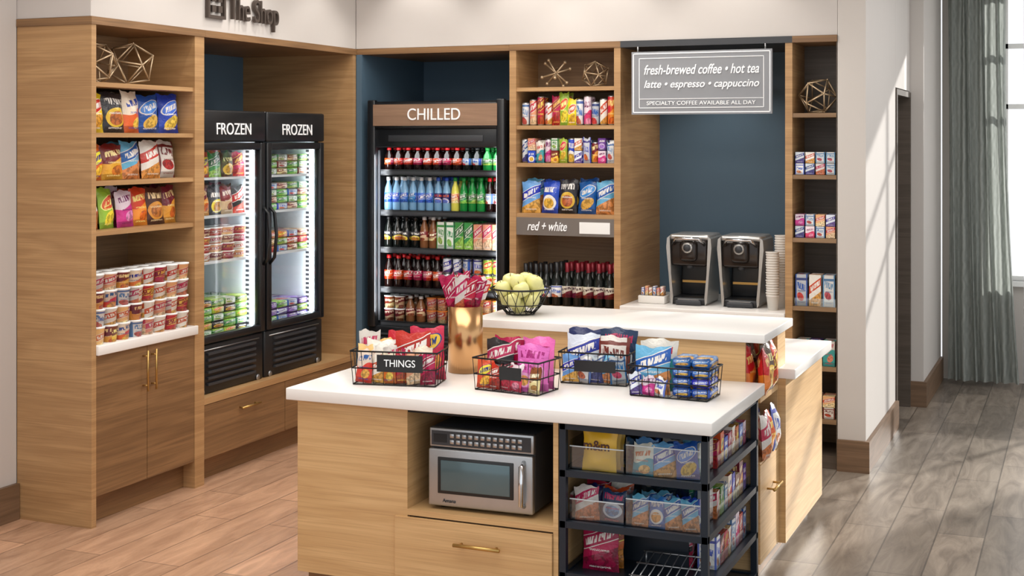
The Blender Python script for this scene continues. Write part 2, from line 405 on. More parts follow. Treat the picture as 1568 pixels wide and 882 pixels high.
# ------------------------------------------------------------ room shell
def floor_mat():
    m, nt, p = newmat('wood_look_tile')
    tc = nt.nodes.new('ShaderNodeTexCoord')
    mp = nt.nodes.new('ShaderNodeMapping'); mp.inputs['Rotation'].default_value = (0, 0, pi/2)
    nt.links.new(tc.outputs['Object'], mp.inputs['Vector'])
    br = nt.nodes.new('ShaderNodeTexBrick'); br.inputs['Scale'].default_value = 1.0
    br.inputs['Brick Width'].default_value = 1.2; br.inputs['Row Height'].default_value = 0.23
    br.inputs['Mortar Size'].default_value = 0.004; br.offset = 0.37
    br.inputs['Color1'].default_value = (0.76, 0.76, 0.76, 1); br.inputs['Color2'].default_value = (1.18, 1.16, 1.14, 1); br.inputs['Mortar'].default_value = (0.5, 0.5, 0.5, 1)
    nt.links.new(mp.outputs[0], br.inputs['Vector'])
    mp2 = nt.nodes.new('ShaderNodeMapping'); mp2.inputs['Scale'].default_value = (7, 1.3, 1)
    nt.links.new(tc.outputs['Object'], mp2.inputs['Vector'])
    n = nt.nodes.new('ShaderNodeTexNoise'); n.inputs['Scale'].default_value = 1.5; n.inputs['Detail'].default_value = 8; n.inputs['Distortion'].default_value = 1.2; n.inputs['Roughness'].default_value = 0.65
    nt.links.new(mp2.outputs[0], n.inputs['Vector'])
    rr = nt.nodes.new('ShaderNodeMapRange'); rr.inputs[1].default_value = 0.3; rr.inputs[2].default_value = 0.7
    nt.links.new(n.outputs['Fac'], rr.inputs[0])
    def mix(a, b2, f=None):
        x = nt.nodes.new('ShaderNodeMix'); x.data_type = 'RGBA'
        x.inputs[6].default_value = a; x.inputs[7].default_value = b2
        if f is not None: nt.links.new(f, x.inputs[0])
        return x
    warm = mix(S(214, 172, 140), S(164, 126, 100), rr.outputs[0])
    cool = mix(S(162, 151, 138), S(106, 96, 86), rr.outputs[0])
    sp = nt.nodes.new('ShaderNodeSeparateXYZ'); nt.links.new(tc.outputs['Object'], sp.inputs[0])
    r = nt.nodes.new('ShaderNodeMapRange'); r.inputs[1].default_value = -1.95; r.inputs[2].default_value = -1.9
    nt.links.new(sp.outputs[0], r.inputs[0])
    f = mix((0, 0, 0, 1), (0, 0, 0, 1), r.outputs[0])
    nt.links.new(warm.outputs[2], f.inputs[6]); nt.links.new(cool.outputs[2], f.inputs[7])
    mu = nt.nodes.new('ShaderNodeMix'); mu.data_type = 'RGBA'; mu.blend_type = 'MULTIPLY'; mu.inputs[0].default_value = 1
    nt.links.new(f.outputs[2], mu.inputs[6]); nt.links.new(br.outputs['Color'], mu.inputs[7])
    nt.links.new(mu.outputs[2], p.inputs['Base Color'])
    p.inputs['Roughness'].default_value = 0.33
    return m
def plain(name, boxes, m):
    b = B(name)
    for q in boxes: b.box(*q, m)
    return b.build()
fl = B('floor'); fl.box(-6, 4, -2, 13, -0.1, 0, floor_mat()); fo = fl.build()
for v in fo.data.vertices: v.co = v.co + fo.location
fo.location = (0, 0, 0)
plain('ceiling', [(-6, 4, 2, 12.05, 3.4, 3.5)], CEIL)
plain('wall_left', [(-5.7, -5.2, 0, 5.574, 0, 3.4)], WALL)
plain('wall_left_rear', [(-5.75, -5.65, 5.58, 9.5, 0, 3.4)], WALL)
plain('wall_back', [(-5.65, -1.4, 9.34, 9.5, 0, 3.4)], WALL)
plain('wall_soffit_left', [(-5.64, -4.712, 5.578, 8.33, 2.642, 3.4)], WALL)
plain('wall_soffit_back', [(-4.710, -1.379, 8.332, 9.33, 2.642, 3.4)], WALL)
plain('wall_column', [(-1.377, -1.21, 8.332, 9.72, 0, 3.4)], WALLR)
plain('wall_right_header', [(-1.37, -1.21, 9.722, 10.55, 2.37, 3.4)], WALLR)
plain('wall_right_end', [(-1.37, -1.11, 10.56, 11.9, 0, 3.4)], WALLR)
b = B('door_1'); b.box(-1.36, -1.31, 9.78, 10.5, 0.0, 2.31, GREYW)
for y0, y1 in ((9.724, 9.77), (10.51, 10.555)): b.box(-1.36, -1.2, y0, y1, 0, 2.36, GREYW)
b.box(-1.36, -1.2, 9.77, 10.51, 2.32, 2.36, GREYW)
b.tube([(-1.305, 9.86, 1.0), (-1.26, 9.86, 1.0), (-1.26, 9.97, 1.0)], 0.009, STEEL); b.build()
plain('baseboard_column', [(-1.377, -1.185, 8.306, 8.331, 0, 0.19), (-1.209, -1.185, 8.331, 9.72, 0, 0.19)], TRIMW)
plain('baseboard_right_end', [(-1.109, -1.085, 10.56, 11.85, 0, 0.19), (-1.2, -1.085, 10.535, 10.558, 0, 0.19)], TRIMW)
plain('baseboard_left', [(-5.199, -5.175, 0, 5.57, 0, 0.19)], TRIMW)
plain('wall_window', [(-1.1, 4, 11.9, 12.05, 0, 0.84), (-1.1, -0.62, 11.9, 12.05, 0.84, 3.4), (1.6, 4, 11.9, 12.05, 0.84, 3.4), (-0.62, 1.6, 11.9, 12.05, 3.3, 3.4)], WALLR)
b = B('window_1')
for x in (-0.6, 0.12, 0.84, 1.56): b.box(x-0.02, x+0.02, 11.93, 11.99, 0.84, 3.29, WHITE)
for z in (0.86, 2.28, 2.78, 3.27): b.box(-0.62, 1.58, 11.93, 11.99, z-0.02, z+0.02, WHITE)
b.box(-0.64, 1.6, 11.84, 11.93, 0.80, 0.84, WHITE); b.build()
def curtain(name, x0, x1, y, m, folds, amp, flare=0.0):
    b = B(name); nx = folds*10; nz = 14; vs = []; fs = []; uv = []
    for j in range(nz+1):
        v = j/nz; z = 0.04+v*3.33
        for i in range(nx+1):
            u = i/nx; t = u*folds*2*pi
            x = x0+(x1-x0+flare*(1-v)**2)*u+0.012*math.sin(t*0.5+v*3)
            yy = y+amp*math.sin(t)*(1-0.25*v)+0.012*math.sin(t*0.37+v*5)
            vs.append((x, yy, z))
    for j in range(nz):
        for i in range(nx):
            a = j*(nx+1)+i; fs.append((a, a+1, a+nx+2, a+nx+1)); uv.append([(i/nx*folds, j/nz), ((i+1)/nx*folds, j/nz), ((i+1)/nx*folds, (j+1)/nz), (i/nx*folds, (j+1)/nz)])
    b.add(vs, fs, m, True, uv); b.tube([(x0-0.02, y, 3.385), (x1+0.02, y, 3.385)], 0.012, STEEL); return b.build()
def cloth(name, c1, c2, tr, see=0.0):
    m, nt, p = newmat(name)
    tc = nt.nodes.new('ShaderNodeTexCoord'); wv = nt.nodes.new('ShaderNodeTexWave'); wv.inputs['Scale'].default_value = 9; wv.inputs['Distortion'].default_value = 5; wv.inputs['Detail'].default_value = 2
    nt.links.new(tc.outputs['Object'], wv.inputs['Vector'])
    mx = nt.nodes.new('ShaderNodeMix'); mx.data_type = 'RGBA'; mx.inputs[6].default_value = c1; mx.inputs[7].default_value = c2
    nt.links.new(wv.outputs['Fac'], mx.inputs[0]); nt.links.new(mx.outputs[2], p.inputs['Base Color']); p.inputs['Roughness'].default_value = 0.9
    t = nt.nodes.new('ShaderNodeBsdfTranslucent'); nt.links.new(mx.outputs[2], t.inputs[0])
    ms = nt.nodes.new('ShaderNodeMixShader'); ms.inputs[0].default_value = tr
    nt.links.new(p.outputs[0], ms.inputs[1]); nt.links.new(t.outputs[0], ms.inputs[2])
    tp = nt.nodes.new('ShaderNodeBsdfTransparent'); m3 = nt.nodes.new('ShaderNodeMixShader'); m3.inputs[0].default_value = see
    nt.links.new(ms.outputs[0], m3.inputs[1]); nt.links.new(tp.outputs[0], m3.inputs[2]); nt.links.new(m3.outputs[0], nt.nodes['Material Output'].inputs['Surface'])
    return m
curtain('window_curtain', -1.03, -0.58, 11.62, cloth('patterned_curtain', S(182, 187, 182), S(158, 163, 158), 0.45), 7, 0.045, 0.10)
curtain('sheer_curtain', -0.46, 0.6, 11.74, cloth('sheer_voile', S(250, 252, 254), S(244, 247, 250), 0.8, 0.65), 12, 0.03)

# ------------------------------------------------------------ left shelving cabinet
XF = -4.706
b = B('wood_shelving_cabinet')
b.box(-5.198, XF, 5.576, 5.612, 0, 2.60, OAK)
b.box(-5.198, XF, 6.455, 6.545, 0, 2.60, OAK)
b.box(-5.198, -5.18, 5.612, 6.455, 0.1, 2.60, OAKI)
b.box(-5.198, XF+0.006, 5.57, 6.548, 2.60, 2.64, OAKD)
for z in (2.304, 2.04, 1.787, 1.527): b.box(-5.18, XF-0.01, 5.612, 6.455, z-0.024, z, OAK)
b.box(-5.18, -5.05, 5.612, 5.98, 0.936, 1.503, OAKI)
b.rbox(-5.18, XF+0.015, 5.613, 6.47, 0.885, 0.936, WHITEQ, 0.004)
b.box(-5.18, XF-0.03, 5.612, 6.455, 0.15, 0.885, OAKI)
b.box(XF-0.028, XF-0.004, 5.615, 6.028, 0.155, 0.882, OAKD)
b.box(XF-0.028, XF-0.004, 6.033, 6.452, 0.155, 0.882, OAKD)
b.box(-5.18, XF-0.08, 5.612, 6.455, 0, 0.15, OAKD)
for y in (5.995, 6.067):
    b.tube([(XF+0.03, y, 0.64), (XF+0.03, y, 0.86)], 0.006, BRASS)
    for z in (0.67, 0.83): b.tube([(XF-0.005, y, z), (XF+0.03, y, z)], 0.005, BRASS)
b.build()
ML = lambda y, z, x=-4.76: T(x, y, z) @ Rz(90)
bags_row('chip_bags', ML(5.625, 2.041), 0.82, ['yellow', 'dark', 'orwhite', 'blue', 'blue'], 0.225, 0.085)
bags_row('chip_bags', ML(5.625, 1.788), 0.82, ['redoval', 'goldtop', 'ltblue', 'whitered', 'whitebrown'], 0.205, 0.085)
bags_row('snack_bags', ML(5.625, 1.528), 0.82, ['whitered', 'lime', 'pink', 'orange', 'brown', 'goldtop'], 0.215, 0.07)
b = B('noodle_cup_stack')
for l in range(4):
    for i in range(8):
        for j in range(2):
            k = ['peach', 'whitered', 'red', 'whitered'][(i*5+l*3+j) % 4] if i > 3 else ['peach', 'white', 'goldtop', 'whitered', 'orwhite'][(i*2+l) % 5]
            cup(b, ML(5.665+i*0.103+random.uniform(-.004, .004), 0.937+l*0.092, -4.755-j*0.105) @ Rz(random.uniform(-40, 40)), P[k], 0.091, 0.038, 0.046)
b.build()
def ico_wire(name, c, R, m, r=0.005, ang=0.3):
    bm = bmesh.new(); bmesh.ops.create_icosphere(bm, subdivisions=1, radius=R)
    b = B(name); M = T(*c) @ Rz(ang*57) @ Rx(31.7)
    zs = min((M @ v.co).z for v in bm.verts); M = T(0, 0, c[2]-R-zs+r) @ M
    for e in bm.edges: b.tube([e.verts[0].co, e.verts[1].co], r, m, 5, M=M)
    for v in bm.verts: b.lathe([(0.001, -r*1.5), (r*1.5, 0), (0.001, r*1.5)], m, 6, M @ T(*v.co))
    bm.free(); return b.build()
ico_wire('wire_polyhedron_ornament', (-4.87, 5.80, 2.306+0.12), 0.12, CHAMP)
ico_wire('wire_polyhedron_ornament', (-4.87, 6.09, 2.306+0.13), 0.13, CHAMP, ang=0.9)

b = B('shop_wall_sign')
X0 = -4.711
def rect_frame(b, y0, y1, z0, z1, t, x0, x1, m):
    b.box(x0, x1, y0, y1, z0, z0+t, m); b.box(x0, x1, y0, y1, z1-t, z1, m)
    b.box(x0, x1, y0, y0+t, z0+t, z1-t, m); b.box(x0, x1, y1-t, y1, z0+t, z1-t, m)
rect_frame(b, 6.56, 6.735, 2.715, 2.89, 0.018, X0, X0+0.025, TXTD)
for dy in (0, 0.062):
    for dz in (0, 0.062): b.box(X0, X0+0.025, 6.597+dy, 6.636+dy, 2.752+dz, 2.791+dz, TXTD)
so = b.build()
text('lettering', 'The Shop', so, T(X0+0.02, 7.035, 2.785) @ Rz(90), TXTD, width=0.53, height=0.185, extrude=0.012)

# ------------------------------------------------------------ freezer niche
b = B('freezer_alcove_cabinet')
b.box(-5.62, -5.2, 6.50, 6.546, 0, 2.60, OAKI)
b.box(-5.64, -5.615, 6.546, 8.28, 0.5, 2.60, BLUE)
b.box(-5.64, XF, 8.28, 8.322, 0, 2.60, OAK)
b.box(-5.64, XF+0.006, 6.549, 8.322, 2.60, 2.64, OAKD)
b.box(-5.615, XF, 6.546, 8.28, 0.462, 0.5, OAK)
b.box(-5.615, XF-0.025, 6.546, 8.28, 0.14, 0.462, OAKI)
b.box(XF-0.024, XF-0.004, 6.55, 7.41, 0.145, 0.458, OAKD)
b.box(XF-0.024, XF-0.004, 7.415, 8.278, 0.145, 0.458, OAKD)
b.box(-5.6, XF-0.09, 6.546, 8.28, 0, 0.14, OAKD)
for y in (6.99, 7.85):
    b.tube([(XF+0.03, y-0.1, 0.385), (XF+0.03, y+0.1, 0.385)], 0.007, BRASS)
    for dy in (-0.08, 0.08): b.tube([(XF-0.005, y+dy, 0.385), (XF+0.03, y+dy, 0.385)], 0.005, BRASS)
b.build()
def area(name, M, sx, sy, e, col=(1, 1, 1)):
    l = bpy.data.lights.new(name, 'AREA'); l.shape = 'RECTANGLE'; l.size = sx; l.size_y = sy; l.energy = e; l.color = col
    o = bpy.data.objects.new(name, l); scene.collection.objects.link(o); o.matrix_world = M; return o
def freezer(y0, handle_left):
    M = T(-4.80, y0, 0.501) @ Rz(90); w, d, h = 0.70, 0.72, 1.68
    b = B('glass_door_freezer'); b.M = M
    b.box(0, 0.03, 0, d, 0, h, BLACK); b.box(w-0.03, w, 0, d, 0, h, BLACK)
    b.box(0.03, w-0.03, d-0.03, d, 0, h, BLACK); b.box(0.03, w-0.03, 0, d-0.03, 1.50, h, BLACK)
    b.box(0.03, w-0.03, 0.03, d-0.03, 0.03, 0.30, BLACK)
    b.box(0.03, 0.036, 0.01, d-0.03, 0.3, 1.5, LINER); b.box(w-0.036, w-0.03, 0.01, d-0.03, 0.3, 1.5, LINER)
    b.box(0.036, w-0.036, d-0.04, d-0.03, 0.3, 1.5, LINER); b.box(0.036, w-0.036, 0.01, d-0.04, 0.30, 0.31, LINER)
    b.box(0.036, w-0.036, 0.01, d-0.04, 1.49, 1.5, LINER)
    for z in (1.275, 1.045, 0.77): b.box(0.04, w-0.04, 0.03, d-0.05, z-0.014, z, LINER)
    for z in [0.34+i*0.03 for i in range(38)]: b.box(w-0.038, w-0.0365, 0.05, 0.075, z, z+0.016, GASKET)
    for x in (0.042, w-0.050): b.box(x, x+0.008, 0.012, 0.022, 0.34, 1.46, LED)
    b.rbox(0, w, -0.05, -0.001, 1.49, h, BLACK, 0.012)
    rt = 0.055
    b.rbox(0.004, rt, -0.05, -0.002, 0.30, 1.485, BLACK, 0.008); b.rbox(w-rt, w-0.004, -0.05, -0.002, 0.30, 1.485, BLACK, 0.008)
    b.rbox(rt-0.01, w-rt+0.01, -0.048, -0.002, 0.30, 0.345, BLACK, 0.008); b.rbox(rt-0.01, w-rt+0.01, -0.048, -0.002, 1.44, 1.485, BLACK, 0.008)
    b.box(rt, w-rt, -0.03, -0.026, 0.345, 1.44, GLASS)
    b.rbox(0, w, -0.03, 0.03, 0.0, 0.292, BLACK, 0.01)
    for i in range(6):
        z = 0.05+i*0.036
        b.box(0.10, w-0.10, -0.045, -0.03, z, z+0.014, GASKET, )
    b.tube([(0.05, -0.032, 0.26), (w-0.05, -0.032, 0.26)], 0.004, STEEL)
    for x in (0.06, w-0.06): b.lathe([(0.001, 0), (0.02, 0), (0.02, 0.004), (0.001, 0.004)], STEEL, 8, T(x, -0.03, 0.015) @ Rx(90))
    hx = 0.028 if handle_left else w-0.028
    b.tube([(hx, -0.05, 0.72), (hx, -0.085, 0.76), (hx, -0.1, 0.9), (hx, -0.085, 1.04), (hx, -0.05, 1.08)], 0.011, BLACK, 8)
    o = b.build()
    text('label', 'FROZEN', o, M @ T(w/2, -0.054, 1.565), TXTW, width=0.36, height=0.07, bold=0.0)
    c = B('frozen_food_packages'); c.M = M
    sets = [(1.2755, 0.15, ['dark', 'redoval', 'green', 'brown', 'red']), (1.0455, 0.17, ['brown', 'goldtop', 'dark', 'cream', 'blackred']), (0.7705, 0.2, ['red', 'whitered', 'cream', 'cola', 'peach']), (0.3105, 0.24, ['green', 'whitegreen', 'green', 'lime', 'dark'])]
    if handle_left: sets = [(1.2755, 0.15, ['green', 'whitegreen', 'cream', 'green', 'whitebrown']), (1.0455, 0.19, ['whitegreen', 'green', 'silver', 'cream', 'green']), (0.7705, 0.14, ['whitered', 'red', 'silver', 'cream', 'green']), (0.3105, 0.14, ['purple', 'green', 'silver', 'purple', 'bluewhite'])]
    for si, (z, hh, cols) in enumerate(sets):
        for i in range(5):
            x = 0.100+i*0.125
            if si == 2 and not handle_left:
                nl = int(hh/0.05)
                for l in range(nl):
                    for j in (0, 1): cup(c, T(x, 0.10+j*0.12, z+l*0.05), P[cols[(i+l*2) % 5]], 0.048, 0.050, 0.056)
            elif (si == 3 and not handle_left) or handle_left:
                nl = int(hh/0.045)
                for l in range(nl):
                    c.rbox(x-0.06, x+0.06, 0.06, 0.34, z+l*0.045, z+l*0.045+0.042, P[cols[(i+l*2) % 5]], 0.006, 1)
            else:
                for j in range(3): c.bag(0.128, hh*(1+0.05*j), 0.06, P[cols[(i+j) % 5]], T(x, 0.085+0.08*j, z) @ Rx(-6))
    c.build()
    for sx, a in ((0.07, -1), (w-0.07, 1)):
        area('freezer_strip_light', M @ T(sx, 0.012, 0.9) @ Rz(-25*a) @ Rx(90), 0.02, 1.1, 2.4, (0.92, 0.97, 1))
freezer(6.555, False)
freezer(7.272, True)

# ------------------------------------------------------------ chilled alcove + cooler
b = B('chilled_alcove_cabinet')
b.box(-4.705, -4.66, 8.326, 9.3, 0, 2.60, BLUE)
b.box(-4.66, -3.54, 9.29, 9.32, 0.5, 2.60, BLUE)
b.box(-4.704, -3.54, 8.326, 9.3, 2.60, 2.64, OAKD)
b.box(-4.66, -3.54, 8.33, 9.29, 0.0, 0.5, OAK)
b.build()
M = T(-4.61, 8.36, 0.501); w, d, h = 1.04, 0.85, 1.77
b = B('chilled_drink_cooler'); b.M = M
b.box(0, 0.05, 0, d, 0, h, BLACK); b.box(w-0.05, w, 0, d, 0, h, BLACK)
b.box(0.05, w-0.05, d-0.04, d, 0, h, BLACK); b.box(0.05, w-0.05, 0.0, d-0.04, 1.60, h, BLACK)
b.box(0.05, w-0.05, 0.02, d-0.04, 0.02, 0.2, BLACK); b.rbox(0, w, -0.03, 0.03, 0, 0.205, BLACK, 0.01)
for i in range(5): b.box(0.1, w-0.1, -0.04, -0.03, 0.03+i*0.03, 0.042+i*0.03, GASKET)
b.rbox(0, 0.06, -0.05, 0.0, 0.2, h+0.01, BLACK, 0.01); b.rbox(w-0.06, w, -0.05, 0.0, 0.2, h+0.01, BLACK, 0.01)
b.rbox(0.02, w-0.02, -0.045, 0, 1.58, 1.76, BLACK, 0.01); b.box(0.05, w-0.05, -0.055, -0.044, 1.60, 1.748, HEADW)
b.rbox(0.05, w-0.05, -0.03, 0.02, 1.45, 1.585, BLACK, 0.01)
b.rbox(0.16, w-0.16, -0.038, -0.028, 1.49, 1.535, GASKET, 0.004)
b.box(0.05, w-0.05, 0.55, 0.56, 0.2, 1.5, LINERG)
SH = [0.233, 0.47, 0.748, 1.008, 1.29]
for z in SH:
    b.box(0.052, w-0.052, 0.04, 0.55, z-0.018, z, GASKET); b.box(0.052, w-0.052, 0.025, 0.04, z-0.035, z+0.006, BLACK)
    b.box(0.07, w-0.07, 0.022, 0.025, z-0.026, z-0.006, GASKET)
for x in (0.054, w-0.066): b.box(x, x+0.012, 0.012, 0.024, 0.24, 1.43, LED if x > 0.5 else GASKET)
co = b.build()
text('label', 'CHILLED', co, M @ T(w/2, -0.058, 1.674), TXTW, width=0.40, height=0.08)
area('cooler_canopy_light', M @ T(w/2, 0.03, 1.44) @ Rx(25), 0.85, 0.04, 1.0, (0.95, 0.98, 1))
for sx, a in ((0.08, -1), (w-0.08, 1)):
    area('cooler_strip_light', M @ T(sx, -0.04, 0.85) @ Rz(-35*a) @ Rx(90), 0.03, 1.1, 4.2, (0.95, 0.98, 1))
def drinks(name, z, spec, n, h):
    b = B(name); b.M = M; L = w-0.13; s = L/n
    for j in (2, 1, 0):
        for i in range(n):
            kind = spec(i/n)
            Mx = T(0.065+(i+0.5)*s, 0.085+j*0.09, z+0.001) @ Rz(random.uniform(-50, 50))
            if kind[0] == 'b': bottle(b, Mx, kind[1], kind[2], kind[3], h, min(0.034, s*0.46))
            elif kind[0] == 'c':
                for l in range(int(h/0.11)): can(b, Mx @ T(0, 0, l*0.112), kind[1], 0.11, min(0.032, s*0.47))
            elif kind[0] == 'k': carton(b, T(0.065+(i+0.5)*s, 0.055+j*0.09, z+0.001), kind[1], s*0.9, h*kind[2], 0.06)
            elif kind[0] == 'u':
                for l in range(2): cup(b, Mx @ T(0, 0, l*h*0.5), kind[1], h*0.48, s*0.4, s*0.45, kind[2])
    return b.build()
drinks('soda_bottles', SH[4], lambda t: ('b', COLA, P['cola'], CAPR) if t < 0.64 else (('b', DKGLASS, P['silver'], CAPD) if t < 0.8 else ('b', GREENB, P['green'], CAPG)), 12, 0.158)
drinks('water_bottles', SH[3], lambda t: ('b', CLEARB, P['wlabel'], CAPW) if t < 0.36 else (('b', CLEARB, P['navy'], CAPB) if t < 0.55 else (('b', YELB, P['peach'], CAPG) if t < 0.64 else (('b', GREENB, P['green'], CAPG) if t < 0.85 else ('b', COLA, P['white'], CAPR)))), 14, 0.235)
drinks('tea_and_juice_drinks', SH[2], lambda t: ('b', DKGLASS, P['dark'], CAPD) if t < 0.25 else (('b', COFB, P['cream'], CAPW) if t < 0.4 else (('k', P['whitegreen'], 0.85) if t < 0.55 else (('k', P['green'], 0.85) if t < 0.72 else ('k', P['peach'], 0.8)))), 13, 0.22)
drinks('cola_bottles_and_cans', SH[1], lambda t: ('b', COLA, P['cola'], CAPR) if t < 0.42 else (('c', P['bluewhite']) if t < 0.6 else (('c', P['silver']) if t < 0.8 else ('c', P['lime']))), 12, 0.225)
drinks('bottled_coffee_drinks', SH[0], lambda t: ('u', P['cream'], CAPW) if t < 0.15 else (('b', COFB, P['cream'], CAPW) if t < 0.35 else ('u', P['peach'], ORJ)), 11, 0.18)

# ------------------------------------------------------------ centre shelf unit
YF = 8.324
b = B('snack_shelf_unit')
b.box(-3.536, -3.488, YF, 9.3, 0, 2.60, OAK)
b.box(-2.801, -2.757, YF, 9.2, 0, 2.60, OAK)
b.box(-3.488, -2.801, 8.72, 8.74, 0.9, 2.60, OAKI)
b.box(-3.536, -2.757, YF-0.006, 8.75, 2.60, 2.64, OAKD)
for z in (2.352, 2.099, 1.85, 1.515): b.box(-3.488, -2.801, YF+0.008, 8.72, z-0.026, z, OAK)
b.box(-3.488, -2.801, YF+0.004, YF+0.014, 1.372, 1.489, SIGNB)
b.box(-3.04, -2.83, YF, YF+0.004, 1.39, 1.465, WHITE)
b.box(-3.488, -2.801, YF+0.002, 8.72, 0.865, 0.907, OAKD)
b.box(-3.488, -2.801, YF+0.03, 8.72, 0.1, 0.865, OAKI)
for x0, x1 in ((-3.485, -3.147), (-3.142, -2.804)): b.box(x0, x1, YF+0.006, YF+0.028, 0.12, 0.86, OAK)
b.box(-3.488, -2.801, YF+0.08, 8.72, 0, 0.1, OAKD)
u = b.build()
text('lettering', 'red + white', u, T(-3.27, YF+0.001, 1.43), TXTW, width=0.28, height=0.06, shear=0.3, bold=0.008)
MB = lambda x, z, y=8.36: T(x, y, z)
b = B('snack_canisters'); L = 0.66; x0 = -3.475
ks = ['white', 'peach', 'red', 'whitered', 'red', 'lime', 'yellow', 'white', 'pink', 'silver', 'whitered', 'orange']
for j in (1, 0):
    for i, k in enumerate(ks):
        hh = 0.155+0.02*((i*7) % 3)
        if i in (4, 5, 6): b.bag(0.07, hh+0.02, 0.04, P[k], MB(x0+(i+0.5)*L/12, 2.10, 8.40+j*0.08))
        else: can(b, MB(x0+(i+0.5)*L/12, 2.10, 8.40+j*0.07), P[k], hh, 0.026)
b.build()
b = B('candy_boxes')
ks = ['bluewhite', 'peach', 'teal', 'pink', 'whitegreen', 'lime', 'bluecirc', 'whitered', 'silver', 'goldtop', 'purple', 'white']
for i, k in enumerate(ks):
    hq = random.choice([0.16, 0.14, 0.165])
    if i % 3 == 0: can(b, MB(x0+(i+0.5)*L/12, 1.851, 8.40), P[k], hq, 0.026)
    elif i % 3 == 1:
        for l in range(2): carton(b, MB(x0+(i+0.5)*L/12, 1.851+l*0.083, 8.36), P[k if l else ks[(i+5) % 12]], 0.05, 0.08, 0.12)
    else: b.bag(0.056, hq, 0.03, P[k], MB(x0+(i+0.5)*L/12, 1.851, 8.38)); carton(b, MB(x0+(i+0.5)*L/12, 1.851, 8.42), P[k], 0.05, 0.15, 0.1)
b.build()
bags_row('chip_bags', MB(-3.485, 1.516, 8.33), 0.68, ['ltblue', 'bluecirc', 'dark', 'blue', 'ltblue'], 0.225, 0.07, layers=2, overlap=0.98)
b = B('wine_bottles')
for i in range(9):
    for j in range(3):
        x = -3.44+i*0.074
        wine(b, MB(x, 0.908, 8.38+j*0.085), DKGLASS, P['winelab' if i > 3 else 'white'], FOILR if (i > 3) else CAPD, 0.285 if i > 2 else 0.27)
b.build()
b = B('metal_jack_ornament'); b.M = T(-3.27, 8.5, 2.353+0.085)
for dvec in ((1, 0.2, 0.3), (-0.3, 1, 0.4), (-0.5, -0.3, 1), (0.9, -0.2, 0.9), (0.9, 0.1, -0.8)):
    dv = Vector(dvec).normalized()*0.1; b.tube([-dv, dv], 0.007, CHAMP)
    for s_ in (-1, 1): b.lathe([(0.001, -0.013), (0.012, -0.006), (0.012, 0.006), (0.001, 0.013)], CHAMP, 8, T(*(dv*s_)))
o = b.build(); o.location.z = 2.353
ico_wire('wire_sphere_ornament', (-2.99, 8.5, 2.353+0.095), 0.095, CHAMP)

# ------------------------------------------------------------ coffee station
b = B('coffee_station_cabinet')
b.box(-2.757, -1.694, 9.2, 9.23, 0, 2.60, BLUE)
b.box(-1.694, -1.650, YF, 9.2, 0, 2.60, OAK)
b.box(-2.757, -1.65, YF-0.006, 9.23, 2.60, 2.64, GASKET)
b.box(-2.757, -1.694, YF+0.03, 9.2, 0.1, 0.885, OAKI)
for i in range(3):
    x = -2.755+i*0.3535; b.box(x, x+0.35, YF+0.006, YF+0.028, 0.12, 0.88, OAK)
b.box(-2.757, -1.694, YF+0.08, 9.2, 0, 0.1, OAKD)
b.rbox(-2.756, -1.695, YF-0.025, 9.199, 0.886, 0.936, WHITEQ, 0.004)
b.build()
b = B('hanging_coffee_sign')
b.box(-2.67, -1.766, 8.285, 8.30, 2.165, 2.565, SIGNG)
for q in ((-2.66, -1.776, 2.175, 2.181), (-2.66, -1.776, 2.549, 2.555), (-2.62, -1.816, 2.205, 2.209), (-2.62, -1.816, 2.52, 2.524), (-2.62, -1.816, 2.262, 2.265)): b.box(q[0], q[1], 8.282, 8.286, q[2], q[3], TXTW)
for x in (-2.66, -1.782): b.box(x, x+0.006, 8.282, 8.286, 2.175, 2.555, TXTW)
for x in (-2.62, -1.82): b.box(x, x+0.004, 8.282, 8.286, 2.205, 2.524, TXTW)
for x in (-2.63, -1.81): b.tube([(x, 8.292, 2.565), (x, 8.292, 2.598)], 0.005, STEEL)
sg = b.build()
text('line_1', 'fresh-brewed coffee \u2022 hot tea', sg, T(-2.218, 8.281, 2.445), TXTW, width=0.74, height=0.062, shear=0.3, bold=0.01)
text('line_2', 'latte \u2022 espresso \u2022 cappuccino', sg, T(-2.218, 8.281, 2.355), TXTW, width=0.74, height=0.062, shear=0.3, bold=0.01)
text('line_3', 'SPECIALTY COFFEE AVAILABLE ALL DAY', sg, T(-2.218, 8.281, 2.235), TXTW, width=0.70, height=0.024)
